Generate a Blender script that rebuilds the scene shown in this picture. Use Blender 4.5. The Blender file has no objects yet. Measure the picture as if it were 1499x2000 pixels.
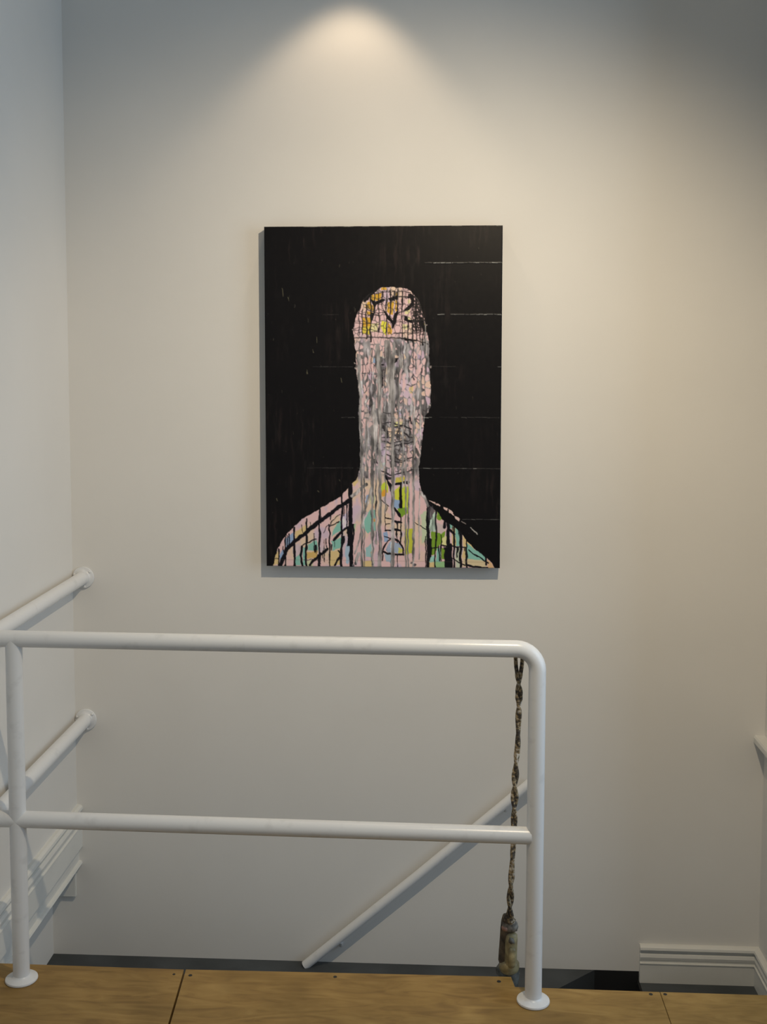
import bpy, bmesh, math, random
import numpy as np
from mathutils import Vector, Matrix

# ------------------------------------------------------------------ camera
sc = bpy.context.scene
CAM = Vector((0.0921, -3.56004, 1.61276))
YAW, PITCH, ROLL = 0.05368, -0.07755, 0.00138
FPX, PPX, PPY = 2204.83, 728.95, 868.89
cy_, sy_ = math.cos(YAW), math.sin(YAW)
fw = Vector((-sy_, cy_, 0)); rt = Vector((cy_, sy_, 0)); up = Vector((0, 0, 1))
cp_, sp_ = math.cos(PITCH), math.sin(PITCH)
f2 = fw * cp_ + up * sp_; u2 = up * cp_ - fw * sp_
cr_, sr_ = math.cos(ROLL), math.sin(ROLL)
r3 = rt * cr_ + u2 * sr_; u3 = u2 * cr_ - rt * sr_
cd = bpy.data.cameras.new('camera')
cd.sensor_fit = 'VERTICAL'; cd.sensor_height = 36.0; cd.lens = FPX / 2000 * 36
cd.shift_x = (749.5 - PPX) / 2000; cd.shift_y = (PPY - 1000) / 2000
cd.clip_start = 0.05
cam = bpy.data.objects.new('camera', cd); sc.collection.objects.link(cam)
cam.matrix_world = Matrix(((r3.x, u3.x, -f2.x, CAM.x), (r3.y, u3.y, -f2.y, CAM.y), (r3.z, u3.z, -f2.z, CAM.z), (0, 0, 0, 1)))
sc.camera = cam

# ------------------------------------------------------------------ view, world, daylight
sc.view_settings.view_transform = 'Standard'; sc.view_settings.look = 'None'
sc.view_settings.gamma = 1.0; sc.view_settings.use_curve_mapping = False
sc.view_settings.exposure = -0.03
w = bpy.data.worlds.new('daylight'); sc.world = w; w.use_nodes = True
w.node_tree.nodes['Background'].inputs[0].default_value = (0.93, 0.98, 1.0, 1)
w.node_tree.nodes['Background'].inputs[1].default_value = 0.29

def area(name, loc, target, sx, sy, power, col):
    l = bpy.data.lights.new(name, 'AREA'); l.shape = 'RECTANGLE'; l.size = sx; l.size_y = sy
    l.energy = power; l.color = col
    o = bpy.data.objects.new(name, l); sc.collection.objects.link(o)
    o.location = loc
    o.rotation_euler = (Vector(target) - Vector(loc)).to_track_quat('-Z', 'Y').to_euler()
    return o
# daylight coming in through the shop window in the wall on the right, beside the photographer
area('window_daylight', (2.26, -1.50, 1.65), (-1.0, -1.50, 1.65), 1.7, 2.1, 30, (0.56, 0.77, 1.0))

# ------------------------------------------------------------------ helpers
COL = sc.collection
def tag(o, label=None, cat=None, group=None, kind=None):
    if label: o['label'] = label
    if cat: o['category'] = cat
    if group: o['group'] = group
    if kind: o['kind'] = kind
    return o
def obj(name, bm, mat, parent=None, smooth=False):
    me = bpy.data.meshes.new(name)
    bmesh.ops.recalc_face_normals(bm, faces=bm.faces)
    bm.to_mesh(me); bm.free()
    if smooth:
        for p in me.polygons: p.use_smooth = True
    me.materials.append(mat)
    o = bpy.data.objects.new(name, me); COL.objects.link(o)
    if parent:
        o.parent = parent
        o.matrix_parent_inverse = Matrix.Translation(parent.location).inverted() if parent.parent is None else Matrix.Identity(4)
    return o
def empty(name, loc):
    o = bpy.data.objects.new(name, None); COL.objects.link(o); o.location = loc
    o.empty_display_size = 0.1
    return o
def box(bm, x0, x1, y0, y1, z0, z1, bevel=0):
    v = [bm.verts.new(p) for p in ((x0,y0,z0),(x1,y0,z0),(x1,y1,z0),(x0,y1,z0),(x0,y0,z1),(x1,y0,z1),(x1,y1,z1),(x0,y1,z1))]
    fs = [bm.faces.new([v[i] for i in q]) for q in ((3,2,1,0),(4,5,6,7),(0,1,5,4),(1,2,6,5),(2,3,7,6),(3,0,4,7))]
    if bevel:
        es = list({e for f in fs for e in f.edges})
        bmesh.ops.bevel(bm, geom=es, offset=bevel, segments=2, affect='EDGES', clamp_overlap=True)
def boxobj(name, mat, x0, x1, y0, y1, z0, z1, parent=None, bevel=0):
    bm = bmesh.new(); box(bm, x0, x1, y0, y1, z0, z1, bevel)
    return obj(name, bm, mat, parent)
def prism(name, mat, pts, z0, z1, parent=None, bevel=0):
    bm = bmesh.new()
    a = [bm.verts.new((x, y, z0)) for x, y in pts]; b = [bm.verts.new((x, y, z1)) for x, y in pts]
    bm.faces.new(list(reversed(a))); top = bm.faces.new(b)
    n = len(pts)
    for i in range(n): bm.faces.new((a[i], a[(i+1) % n], b[(i+1) % n], b[i]))
    if bevel: bmesh.ops.bevel(bm, geom=list(top.edges), offset=bevel, segments=1, affect='EDGES')
    return obj(name, bm, mat, parent)
def sweep(bm, pts, rad, n=20, caps=True):
    """tube along a polyline, radius constant or one per point"""
    pts = [Vector(p) for p in pts]
    rs = rad if isinstance(rad, (list, tuple)) else [rad] * len(pts)
    t0 = (pts[1] - pts[0]).normalized()
    ref = Vector((0, 0, 1)) if abs(t0.z) < 0.9 else Vector((0, 1, 0))
    nrm = (ref - t0 * ref.dot(t0)).normalized()
    rings = []
    for i, p in enumerate(pts):
        if i == 0: t = t0
        elif i == len(pts) - 1: t = (pts[i] - pts[i-1]).normalized()
        else: t = ((pts[i+1] - pts[i]).normalized() + (pts[i] - pts[i-1]).normalized()).normalized()
        nrm = (nrm - t * nrm.dot(t)).normalized(); bn = t.cross(nrm)
        rings.append([bm.verts.new(p + (nrm * math.cos(2*math.pi*k/n) + bn * math.sin(2*math.pi*k/n)) * rs[i]) for k in range(n)])
    for a, b in zip(rings, rings[1:]):
        for k in range(n): bm.faces.new((a[k], a[(k+1) % n], b[(k+1) % n], b[k]))
    if caps:
        bm.faces.new(list(reversed(rings[0]))); bm.faces.new(rings[-1])
def tube(name, mat, pts, rad, parent=None, n=20, caps=True):
    bm = bmesh.new(); sweep(bm, pts, rad, n, caps); o = obj(name, bm, mat, parent, True)
    shade(o); return o
def shade(o, ang=40):
    me = o.data
    for p in me.polygons: p.use_smooth = True
    bm = bmesh.new(); bm.from_mesh(me)
    for e in bm.edges:
        if len(e.link_faces) == 2 and e.calc_face_angle(0) > math.radians(ang): e.smooth = False
    bm.to_mesh(me); bm.free()
def lathe(name, mat, prof, origin, axis, parent=None, n=28):
    """prof: list of (radius, distance along axis)"""
    axis = Vector(axis).normalized(); o3 = Vector(origin)
    ref = Vector((0, 0, 1)) if abs(axis.z) < 0.9 else Vector((1, 0, 0))
    a = (ref - axis * ref.dot(axis)).normalized(); b = axis.cross(a)
    bm = bmesh.new(); rings = []
    for r, h in prof:
        if r < 1e-6: rings.append([bm.verts.new(o3 + axis * h)])
        else: rings.append([bm.verts.new(o3 + axis * h + (a * math.cos(2*math.pi*k/n) + b * math.sin(2*math.pi*k/n)) * r) for k in range(n)])
    for p, q in zip(rings, rings[1:]):
        for k in range(n):
            k2 = (k + 1) % n
            if len(p) == 1 and len(q) == 1: continue
            if len(p) == 1: bm.faces.new((p[0], q[k2], q[k]))
            elif len(q) == 1: bm.faces.new((p[k], p[k2], q[0]))
            else: bm.faces.new((p[k], p[k2], q[k2], q[k]))
    o = obj(name, bm, mat, parent, True); shade(o, 35); return o
def extrude_profile(name, mat, prof, a, b, out, parent=None, cut_a=0.0, cut_b=0.0):
    """profile (depth, height) swept from a to b along a wall; `out` points away from the wall; cuts mitre the ends"""
    a = Vector(a); b = Vector(b); out = Vector(out); d = (b - a).normalized()
    bm = bmesh.new()
    A = [bm.verts.new(a + out * p + Vector((0, 0, h)) + d * (p * cut_a)) for p, h in prof]
    B = [bm.verts.new(b + out * p + Vector((0, 0, h)) - d * (p * cut_b)) for p, h in prof]
    n = len(prof)
    for i in range(n): bm.faces.new((A[i], A[(i+1) % n], B[(i+1) % n], B[i]))
    bm.faces.new(A); bm.faces.new(list(reversed(B)))
    return obj(name, bm, mat, parent)

# ------------------------------------------------------------------ materials
def srgb(r, g, b):
    f = lambda c: (c/255/12.92) if c/255 <= 0.04045 else ((c/255 + 0.055)/1.055) ** 2.4
    return (f(r), f(g), f(b))
def mat(name, col, rough=0.5, var=0.0, vscale=8.0, stretch=(1, 1, 1), col2=None, bump=0.0, bscale=200.0, detail=4.0, spec=0.5, lo=0.35, hi=0.65):
    m = bpy.data.materials.new(name); m.use_nodes = True
    nt = m.node_tree; b = nt.nodes['Principled BSDF']
    b.inputs['Roughness'].default_value = rough; b.inputs['Base Color'].default_value = (*col, 1)
    b.inputs['Specular IOR Level'].default_value = spec
    tc = nt.nodes.new('ShaderNodeTexCoord')
    if col2 or var:
        mp = nt.nodes.new('ShaderNodeMapping'); mp.inputs['Scale'].default_value = stretch
        nz = nt.nodes.new('ShaderNodeTexNoise'); nz.inputs['Scale'].default_value = vscale; nz.inputs['Detail'].default_value = detail
        rp = nt.nodes.new('ShaderNodeValToRGB')
        c2 = col2 or tuple(c * (1 - var) for c in col)
        rp.color_ramp.elements[0].position = lo; rp.color_ramp.elements[0].color = (*c2, 1)
        rp.color_ramp.elements[1].position = hi; rp.color_ramp.elements[1].color = (*col, 1)
        L = nt.links.new
        L(tc.outputs['Object'], mp.inputs['Vector']); L(mp.outputs['Vector'], nz.inputs['Vector'])
        L(nz.outputs['Fac'], rp.inputs['Fac']); L(rp.outputs['Color'], b.inputs['Base Color'])
    if bump:
        n2 = nt.nodes.new('ShaderNodeTexNoise'); n2.inputs['Scale'].default_value = bscale; n2.inputs['Detail'].default_value = 3
        bp = nt.nodes.new('ShaderNodeBump'); bp.inputs['Strength'].default_value = bump; bp.inputs['Distance'].default_value = 0.002
        nt.links.new(tc.outputs['Object'], n2.inputs['Vector']); nt.links.new(n2.outputs['Fac'], bp.inputs['Height'])
        nt.links.new(bp.outputs['Normal'], b.inputs['Normal'])
    return m
M = {}
M['wall'] = mat('white_wall_paint', (0.76, 0.745, 0.715), 0.75, 0.025, 3.0, bump=0.06, bscale=260, spec=0.25)
M['trim'] = mat('white_gloss_trim', (0.74, 0.74, 0.71), 0.42, 0.05, 9.0, spec=0.4)
M['pipe'] = mat('white_pipe_enamel', (0.76, 0.77, 0.78), 0.28, 0.10, 26.0, bump=0.05, bscale=140, lo=0.28, hi=0.42)
M['grey_floor'] = mat('dark_grey_floor_paint', (0.062, 0.070, 0.076), 0.6, 0.35, 7.0, bump=0.1, bscale=90)
M['pit'] = mat('black_stair_sides', (0.008, 0.008, 0.009), 0.7, 0.3, 9.0)  # near-black sides of the stair opening
M['scuffed'] = mat('scuffed_black_tread', (0.02, 0.02, 0.021), 0.6, 0.0, 22.0, col2=(0.010, 0.010, 0.011))
M['slab'] = mat('floor_joist_side', (0.22, 0.20, 0.17), 0.8, 0.3, 10.0)
M['screw'] = mat('dark_screw', (0.02, 0.017, 0.014), 0.5, 0.3, 200.0)
M['ceiling'] = mat('ceiling_paint', (0.70, 0.69, 0.66), 0.8, 0.03, 3.0)
M['black_metal'] = mat('black_track_enamel', (0.03, 0.03, 0.03), 0.4, 0.2, 30.0)

def plywood_mat():
    m = bpy.data.materials.new('varnished_plywood'); m.use_nodes = True
    nt = m.node_tree; b = nt.nodes['Principled BSDF']; L = nt.links.new
    tc = nt.nodes.new('ShaderNodeTexCoord')
    mp = nt.nodes.new('ShaderNodeMapping'); mp.inputs['Scale'].default_value = (2.2, 9.0, 3.0)
    nz = nt.nodes.new('ShaderNodeTexNoise'); nz.inputs['Scale'].default_value = 3.2; nz.inputs['Detail'].default_value = 7; nz.inputs['Distortion'].default_value = 1.4
    rp = nt.nodes.new('ShaderNodeValToRGB')
    for i, (p, c) in enumerate(((0.30, srgb(138, 108, 62)), (0.5, srgb(158, 126, 72)), (0.72, srgb(172, 140, 84)))):
        e = rp.color_ramp.elements[i] if i < 2 else rp.color_ramp.elements.new(p)
        e.position = p; e.color = (*c, 1)
    n2 = nt.nodes.new('ShaderNodeTexNoise'); n2.inputs['Scale'].default_value = 5.0; n2.inputs['Detail'].default_value = 3
    r2 = nt.nodes.new('ShaderNodeValToRGB'); r2.color_ramp.elements[0].position = 0.34; r2.color_ramp.elements[0].color = (0.74, 0.73, 0.70, 1)
    r2.color_ramp.elements[1].position = 0.58; r2.color_ramp.elements[1].color = (1, 1, 1, 1)
    mx = nt.nodes.new('ShaderNodeMix'); mx.data_type = 'RGBA'; mx.blend_type = 'MULTIPLY'; mx.inputs['Factor'].default_value = 1
    L(tc.outputs['Object'], mp.inputs['Vector']); L(mp.outputs['Vector'], nz.inputs['Vector']); L(nz.outputs['Fac'], rp.inputs['Fac'])
    L(tc.outputs['Object'], n2.inputs['Vector']); L(n2.outputs['Fac'], r2.inputs['Fac'])
    L(rp.outputs['Color'], mx.inputs['A']); L(r2.outputs['Color'], mx.inputs['B']); L(mx.outputs['Result'], b.inputs['Base Color'])
    b.inputs['Roughness'].default_value = 0.5; b.inputs['Specular IOR Level'].default_value = 0.3
    return m
M['ply'] = plywood_mat()

# ------------------------------------------------------------------ the room shell
XL = -1.075          # left wall plane
XLL = -1.164         # left wall of the stair opening, set back under the floor
XR = 1.147           # short wall on the right
ZL = -0.372          # dark floor of the stair landing
CEIL = 3.35
struct = lambda o, label=None: tag(o, label=label, kind='structure')
o = boxobj('wall_back', M['wall'], -1.40, 2.4, 0.0, 0.12, ZL, CEIL + 0.1); struct(o, 'white back wall behind the stair opening with the painting on it')
bm = bmesh.new()
box(bm, -1.25, XL, -6.0, 0.0, -0.066, CEIL + 0.1)
o = obj('wall_left', bm, M['wall']); struct(o, 'white left wall beside the pipe railing')
boxobj('lower_wall', M['wall'], -1.30, XLL, -0.74, 0.0, -0.70, -0.066, o)
bm = bmesh.new(); box(bm, XLL + 0.02, XL - 0.006, -0.014, 0.0, -0.168, -0.066, 0.002)
obj('corner_block', bm, M['trim'], o)
o = boxobj('ceiling', M['ceiling'], -1.25, 2.4, -6.0, 0.12, CEIL, CEIL + 0.1); struct(o, 'white ceiling over the stair opening')

# main floor: joist deck with plywood sheets laid on it
fl = boxobj('floor', M['slab'], -1.25, 2.4, -6.0, -0.80, -0.20, -0.018); struct(fl, 'raised floor laid with brown plywood sheets along the stair opening')
G = 0.0025
s1 = prism('plywood_sheet', M['ply'], [(XL - 0.02, -3.0), (-0.412 - G, -3.0), (-0.5565 - G, -0.7255), (XL - 0.02, -0.722)], -0.018, 0.0, fl, 0.0012)
s2 = prism('plywood_sheet', M['ply'], [(-0.412 + G, -3.0), (0.670 - 0.0006, -3.0), (0.6770 - 0.0006, -0.762), (0.308, -0.762), (0.3025, -0.712), (-0.5565 + G, -0.7245)], -0.018, 0.0, fl, 0.0012)
s3 = prism('plywood_sheet', M['ply'], [(0.670 + 0.0006, -3.0), (2.29, -3.0), (2.29, -0.762), (0.6770 + 0.0006, -0.762)], -0.018, 0.0, fl, 0.0008)
s4 = prism('plywood_sheet', M['ply'], [(XL - 0.02, -6.0), (2.4, -6.0), (2.29, -3.003), (XL - 0.02, -3.003)], -0.018, 0.0, fl, 0.0012)
for par, x, y, r in ((s1, -0.5794, -0.751, .0035), (s2, -0.5355, -0.7535, .0048), (s2, -0.1565, -0.7395, .0046), (s2, 0.2693, -0.7374, .0050), (s2, 0.6517, -0.775, .0046), (s3, 0.6881, -0.773, .0044)):
    lathe('screw', M['screw'], [(0, 0.0008), (r, 0.0008), (r * 1.1, 0.0002), (r * 1.1, -0.004)], (x, y, 0), (0, 0, 1), par, 12)

# landing below: dark grey painted floor, black stair opening, lower floor strip on the right
lf = prism('landing_floor', M['grey_floor'], [(XLL, -0.74), (0.30, -0.74), (0.30, -0.30), (0.5109, -0.1021), (0.625, 0.0), (XLL, 0.0)], ZL - 0.10, ZL)
tag(lf, 'dark grey landing floor below the raised plywood floor', kind='structure')
lf2 = boxobj('landing_floor', M['grey_floor'], 0.768, XR, -0.74, 0.0, -0.52, -0.402)
tag(lf2, 'dark grey lower floor strip under the white baseboard', kind='structure')
pit = empty('stair_opening', (0.6, 0, -0.8)); tag(pit, 'black stair opening in the landing beside the baseboard end', kind='structure')
boxobj('side_panel', M['pit'], 0.30, 0.768, 0.0, 0.02, -1.0, ZL, pit)
boxobj('side_panel', M['pit'], 0.762, 0.768, -0.74, -0.0005, -1.0, -0.403, pit)
boxobj('tread', M['scuffed'], 0.30, 0.762, -0.74, 0.0, -0.64, -0.60, pit, 0.004)

# short wall on the right with a moulded ledge
hw = boxobj('wall_right', M['wall'], XR, XR + 0.11, -0.60, 0.0, -0.402, CEIL); struct(hw, 'white wall end at the right of the stair opening')  # unseen upper part added to keep window light off the back wall
prof = [(0.0, 0.368), (0.006, 0.368), (0.012, 0.374), (0.016, 0.383), (0.024, 0.388), (0.034, 0.396), (0.034, 0.412), (0.030, 0.418), (0.0, 0.418)]
extrude_profile('ledge', M['trim'], prof, (XR, -0.60, 0), (XR, 0.0, 0), (-1, 0, 0), hw)

# baseboards
BB = [(0.0, 0.0), (0.016, 0.0), (0.016, 0.062), (0.0185, 0.0645), (0.0185, 0.0675), (0.013, 0.069), (0.013, 0.0735), (0.016, 0.078), (0.018, 0.087), (0.015, 0.0955), (0.009, 0.0985), (0.009, 0.1035), (0.017, 0.106), (0.020, 0.112), (0.018, 0.119), (0.010, 0.1235), (0.0, 0.124)]
o = extrude_profile('baseboard_right', M['trim'], BB, (0.7675, 0.0, -0.402), (XR, 0.0, -0.402), (0, -1, 0), None, 0.0, 1.0)
struct(o, 'moulded white baseboard at the foot of the back wall')
extrude_profile('side_run', M['trim'], BB, (XR, 0.0, -0.402), (XR, -0.60, -0.402), (-1, 0, 0), o, 1.0, 0.0)
BL = [(p, h * 1.15) for p, h in BB]
o = extrude_profile('baseboard_left', M['trim'], BL, (XL, -6.0, 0.0), (XL, 0.0, 0.0), (1, 0, 0)); struct(o, 'moulded white baseboard along the left wall')
FA = [(-0.02, -0.066), (0.006, -0.066), (0.012, -0.062), (0.015, -0.056), (0.012, -0.050), (0.004, -0.047), (0.004, -0.002), (-0.02, -0.002)]
o = extrude_profile('trim_1', M['trim'], FA, (XL, -0.72, 0.0), (XL, 0.0, 0.0), (1, 0, 0)); struct(o, 'white nosing strip under the left baseboard')

# far side of the room, beside the photographer: wall with the shop window
WX = 2.30
bm = bmesh.new()
box(bm, WX, WX + .1, -6.0, -2.45, 0, CEIL); box(bm, WX, WX + .1, -0.55, 0.0, -0.5, CEIL)
box(bm, WX, WX + .1, -2.45, -0.55, 0, 0.5); box(bm, WX, WX + .1, -2.45, -0.55, 2.80, CEIL)
o = obj('wall_window', bm, M['wall']); struct(o, 'white wall with the street window')
bm = bmesh.new()
for a in ((-2.45, -2.39, .5, 2.8), (-0.61, -0.55, .5, 2.8), (-2.39, -0.61, .5, .56), (-2.39, -0.61, 2.74, 2.8), (-1.52, -1.48, .56, 2.74)):
    box(bm, WX - .03, WX + .04, a[0], a[1], a[2], a[3], 0.004)
o = obj('window_1', bm, M['trim']); struct(o, 'white framed street window')

# ------------------------------------------------------------------ track lights above the frame
def spot(name, label, loc, target, power, size, blend, col, radius, head_len=0.11, head_r=0.034):
    loc = Vector(loc); d = (Vector(target) - loc).normalized()
    root = empty(name, loc); tag(root, label, 'spotlight')
    lathe('lamp_head', M['black_metal'], [(0.0, -head_len), (head_r * .7, -head_len), (head_r * .85, -head_len + .02), (head_r, -0.03), (head_r, -0.004), (head_r * .92, -0.004), (head_r * .8, -0.03), (0, -0.035)], loc, d, root)
    top = loc - d * (head_len * .6)
    tube('stem', M['black_metal'], [top, (top.x, top.y, CEIL)], 0.007, root, 10)
    l = bpy.data.lights.new('lamp_beam', 'SPOT'); l.energy = power; l.color = col; l.spot_size = math.radians(size); l.spot_blend = blend; l.shadow_soft_size = radius
    o = bpy.data.objects.new('lamp_beam', l); COL.objects.link(o); o.parent = root
    o.rotation_euler = d.to_track_quat('-Z', 'Y').to_euler(); 
    return root
WARM = (1.0, 0.80, 0.53)
spot('track_spotlight', 'black track spotlight aimed at the painting from in front', (0.44, -1.60, 2.56), (0.04, 0.0, 1.05), 100, 105, 1.0, (1.0, 0.825, 0.58), 0.014)
spot('track_spotlight', 'black track spotlight close to the wall above the painting', (-0.15, -0.21, 2.885), (-0.205, -0.17, 2.0), 7.6, 92, 0.5, (1.0, 0.775, 0.53), 0.03)

# ------------------------------------------------------------------ white pipe railing
PR = 0.0212
ZT, ZM, XS = 0.90, 0.4294, -1.039
def yr(x): return -0.79854 + (-0.8247 + 0.79854) * (x + 0.9684) / (0.34998 + 0.9684)
xl, xr = -0.9684, 0.34998
rail = empty('pipe_railing', (xl, yr(xl), 0)); tag(rail, 'white enamelled pipe railing with two posts along the stair opening', 'railing')
R = 0.052
pts = [(XS, yr(XS), ZT), (xl, yr(xl), ZT)]
pts += [(x, yr(x), ZT) for x in (-0.6, -0.2, 0.1)]
for k in range(0, 9):
    a = math.pi / 2 * k / 8
    pts.append((xr - R + R * math.sin(a), yr(xr - R + R * math.sin(a)), ZT - R + R * math.cos(a)))
pts.append((xr, yr(xr), ZT - R - 0.015))
tube('top_rail', M['pipe'], pts, PR, rail, 28)
tube('post', M['pipe'], [(xr, yr(xr), 0.003), (xr, yr(xr), 0.4), (xr, yr(xr), ZT - R - 0.008)], PR, rail, 28)
tube('post', M['pipe'], [(xl, yr(xl), 0.003), (xl, yr(xl), 0.4), (xl, yr(xl), ZT)], PR, rail, 28)
tube('middle_rail', M['pipe'], [(XS, yr(XS), ZM), (-0.4, yr(-0.4), ZM), (xr - 0.010, yr(xr - 0.010), ZM)], PR, rail, 28)
for z in (ZT, ZM):
    tube('side_rail', M['pipe'], [(XS, yr(XS), z), (XS, -0.4, z), (XS, -0.004, z)], PR, rail, 28)
    f = lathe('wall_flange', M['pipe'], [(0.0, 0.0), (0.0355, 0.0), (0.0357, 0.004), (0.0345, 0.0065), (0.028, 0.008), (0.0235, 0.010), (0.0215, 0.013), (0.0, 0.013)], (XS, -0.0005, z), (0, -1, 0), rail, 36)
    for a in (40, 160, 280):
        c, s = math.cos(math.radians(a)) * 0.0295, math.sin(math.radians(a)) * 0.0295
        lathe('bolt_head', M['pipe'], [(0, 0.0115), (0.003, 0.0105), (0.0042, 0.0085), (0.0042, 0.005)], (XS + c, -0.0005, z + s), (0, -1, 0), f, 10)
for x in (xl, xr):
    f = lathe('base_flange', M['pipe'], [(0.0, 0.0004), (0.0400, 0.0004), (0.0415, 0.003), (0.0408, 0.0065), (0.036, 0.0090), (0.0285, 0.0105), (0.0235, 0.0125), (0.0210, 0.016), (0.0, 0.016)], (x, yr(x), 0), (0, 0, 1), rail, 36)

# diagonal pipe handrail on the back wall
hr = empty('wall_handrail', (-0.285, -0.030, ZL)); tag(hr, 'sloping white handrail pipe fixed to the back wall behind the railing', 'handrail')
hy = -0.030
tube('rail', M['pipe'], [(-0.318, hy, ZL + 0.002), (0.05, hy, -0.055), (0.410, hy, 0.262)], 0.0150, hr, 22)
for x in (0.33, -0.20):
    z = -0.055 + (x - 0.05) * 0.8806
    tube('bracket', M['pipe'], [(x, hy, z - 0.012), (x, hy + 0.012, z - 0.03), (x, -0.001, z - 0.032)], 0.006, hr, 10)

# ------------------------------------------------------------------ painting
def build_painting():
    S = 2
    X0, X1, Y0, Y1 = 517.5, 979.5, 441.5, 1107.5         # layout units of the drawing
    W, H = int(X1 - X0), int(Y1 - Y0)
    img = np.zeros((H * S, W * S, 3), np.float32); hgt = np.zeros((H * S, W * S), np.float32)
    rng = np.random.RandomState(7); rnd = random.Random(11)
    yy, xx = np.mgrid[0:H * S, 0:W * S]
    PX = (xx + .5) / S + X0; PY = (yy + .5) / S + Y0
    def vnoise(fx, fy, seed, octs=3):
        r = np.random.RandomState(seed); out = np.zeros((H * S, W * S), np.float32); amp = 1; tot = 0
        for o_ in range(octs):
            gx, gy = fx * 2 ** o_, fy * 2 ** o_
            g = r.rand(int(H * gy) + 3, int(W * gx) + 3).astype(np.float32)
            u = (PX - X0) * gx; v = (PY - Y0) * gy
            i = v.astype(int); j = u.astype(int); a = v - i; b = u - j
            a = a * a * (3 - 2 * a); b = b * b * (3 - 2 * b)
            out += amp * ((g[i, j] * (1 - b) + g[i, j + 1] * b) * (1 - a) + (g[i + 1, j] * (1 - b) + g[i + 1, j + 1] * b) * a)
            tot += amp; amp *= .5
        return out / tot
    C = lambda r, g, b: np.array([r, g, b], np.float32)
    BLACK = C(17, 15, 16); PINK = C(228, 186, 182); ORG = C(214, 162, 58); YEL = C(232, 216, 78); LIME = C(200, 206, 66); GRN = C(124, 154, 52)
    TEAL = C(138, 186, 168); BLUE = C(150, 168, 196); TAN = C(222, 190, 134); GREY = C(146, 138, 134); DGREY = C(92, 86, 88); PURP = C(170, 146, 172); PALE = C(226, 214, 150)
    Zs = {1: (500, 420, 2.998), 2: (500, 760, 2.998), 3: (660, 540, 6.814), 4: (660, 740, 6.814), 5: (500, 920, 5.765), 6: (740, 920, 5.765)}
    def T(z, pts):
        if z == 0: return [(float(a), float(b)) for a, b in pts]
        ox, oy, s = Zs[z]; return [(ox + a / s, oy + b / s) for a, b in pts]
    def polymask(pts):
        m = np.zeros(PX.shape, bool)
        n = len(pts)
        for i in range(n):
            (x1, y1), (x2, y2) = pts[i], pts[(i + 1) % n]
            if y1 == y2: continue
            c = ((y1 > PY) != (y2 > PY)) & (PX < (x2 - x1) * (PY - y1) / (y2 - y1) + x1)
            m ^= c
        return m
    def sub(pts, pad):
        xs = [p[0] for p in pts]; ys = [p[1] for p in pts]
        i0 = max(0, int((min(ys) - pad - Y0) * S)); i1 = min(H * S, int((max(ys) + pad - Y0) * S) + 2)
        j0 = max(0, int((min(xs) - pad - X0) * S)); j1 = min(W * S, int((max(xs) + pad - X0) * S) + 2)
        return slice(i0, i1), slice(j0, j1)
    def poly(z, pts, col, alpha=1.0, clip=None):
        pts = T(z, pts); sl = sub(pts, 1)
        px, py = PX[sl], PY[sl]
        m = np.zeros(px.shape, bool); n = len(pts)
        for i in range(n):
            (x1, y1), (x2, y2) = pts[i], pts[(i + 1) % n]
            if y1 == y2: continue
            m ^= ((y1 > py) != (y2 > py)) & (px < (x2 - x1) * (py - y1) / (y2 - y1) + x1)
        a = m.astype(np.float32) * alpha
        if clip is not None: a = a * clip[sl]
        img[sl] = img[sl] * (1 - a[..., None]) + col * a[..., None]
    def line(z, pts, width, col, alpha=1.0, h=0.5, clip=None, taper=False):
        s = 1 if z == 0 else Zs[z][2]
        pts = T(z, pts); wd = width / s / 2
        sl = sub(pts, wd + 1.5); px, py = PX[sl], PY[sl]
        if px.size == 0: return
        dist = np.full(px.shape, 1e9, np.float32)
        for (x1, y1), (x2, y2) in zip(pts, pts[1:]):
            dx, dy = x2 - x1, y2 - y1; L2 = dx * dx + dy * dy + 1e-9
            t = np.clip(((px - x1) * dx + (py - y1) * dy) / L2, 0, 1)
            dist = np.minimum(dist, np.hypot(px - x1 - t * dx, py - y1 - t * dy))
        a = np.clip((wd - dist) * 1.6 + .5, 0, 1) * alpha
        if clip is not None: a = a * clip[sl]
        img[sl] = img[sl] * (1 - a[..., None]) + col * a[..., None]
        hgt[sl] = np.maximum(hgt[sl], h * np.clip(1 - (dist / (wd + .6)) ** 2, 0, 1) * (a > .05))
    def blob(z, x, y, r, col, alpha=1.0, clip=None):
        line(z, [(x, y), (x + .1, y)], 2 * r, col, alpha, .3, clip)
    def wob(z, x, y0, y1, width, col, alpha=1.0, h=.5, clip=None, amp=5):
        pts = []; y = y0; xo = 0
        while y < y1:
            pts.append((x + xo, y)); y += 60; xo += rnd.uniform(-amp, amp); xo *= .85
        pts.append((x + xo, y1)); line(z, pts, width, col, alpha, h, clip)
    # ground: black with faint brown scrubbed streaks
    n1 = vnoise(.22, .018, 3, 3); n2 = vnoise(.012, .010, 5, 3); n3 = vnoise(.09, .03, 8, 3)
    img[:] = BLACK
    st = np.clip((n1 - .52) * 4, 0, 1) * np.clip((n2 - .42) * 4, 0, 1)
    img += st[..., None] * C(17, 12, 10)
    img += (np.clip((n3 - .62) * 4, 0, 1) * np.clip((n2 - .35) * 3, 0, 1))[..., None] * C(14, 12, 10)
    for k in range(90):
        x = rnd.uniform(X0 + 5, 700) if rnd.random() < .8 else rnd.uniform(840, X1 - 5); y = rnd.uniform(460, 1040)
        L = rnd.choice((1, 1, 1.5, 3, 5))
        line(0, [(x, y), (x + rnd.uniform(-.5, .5), y + L)], rnd.uniform(.6, 1.2), C(120, 110, 90), rnd.uniform(.08, .45), .3)
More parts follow.
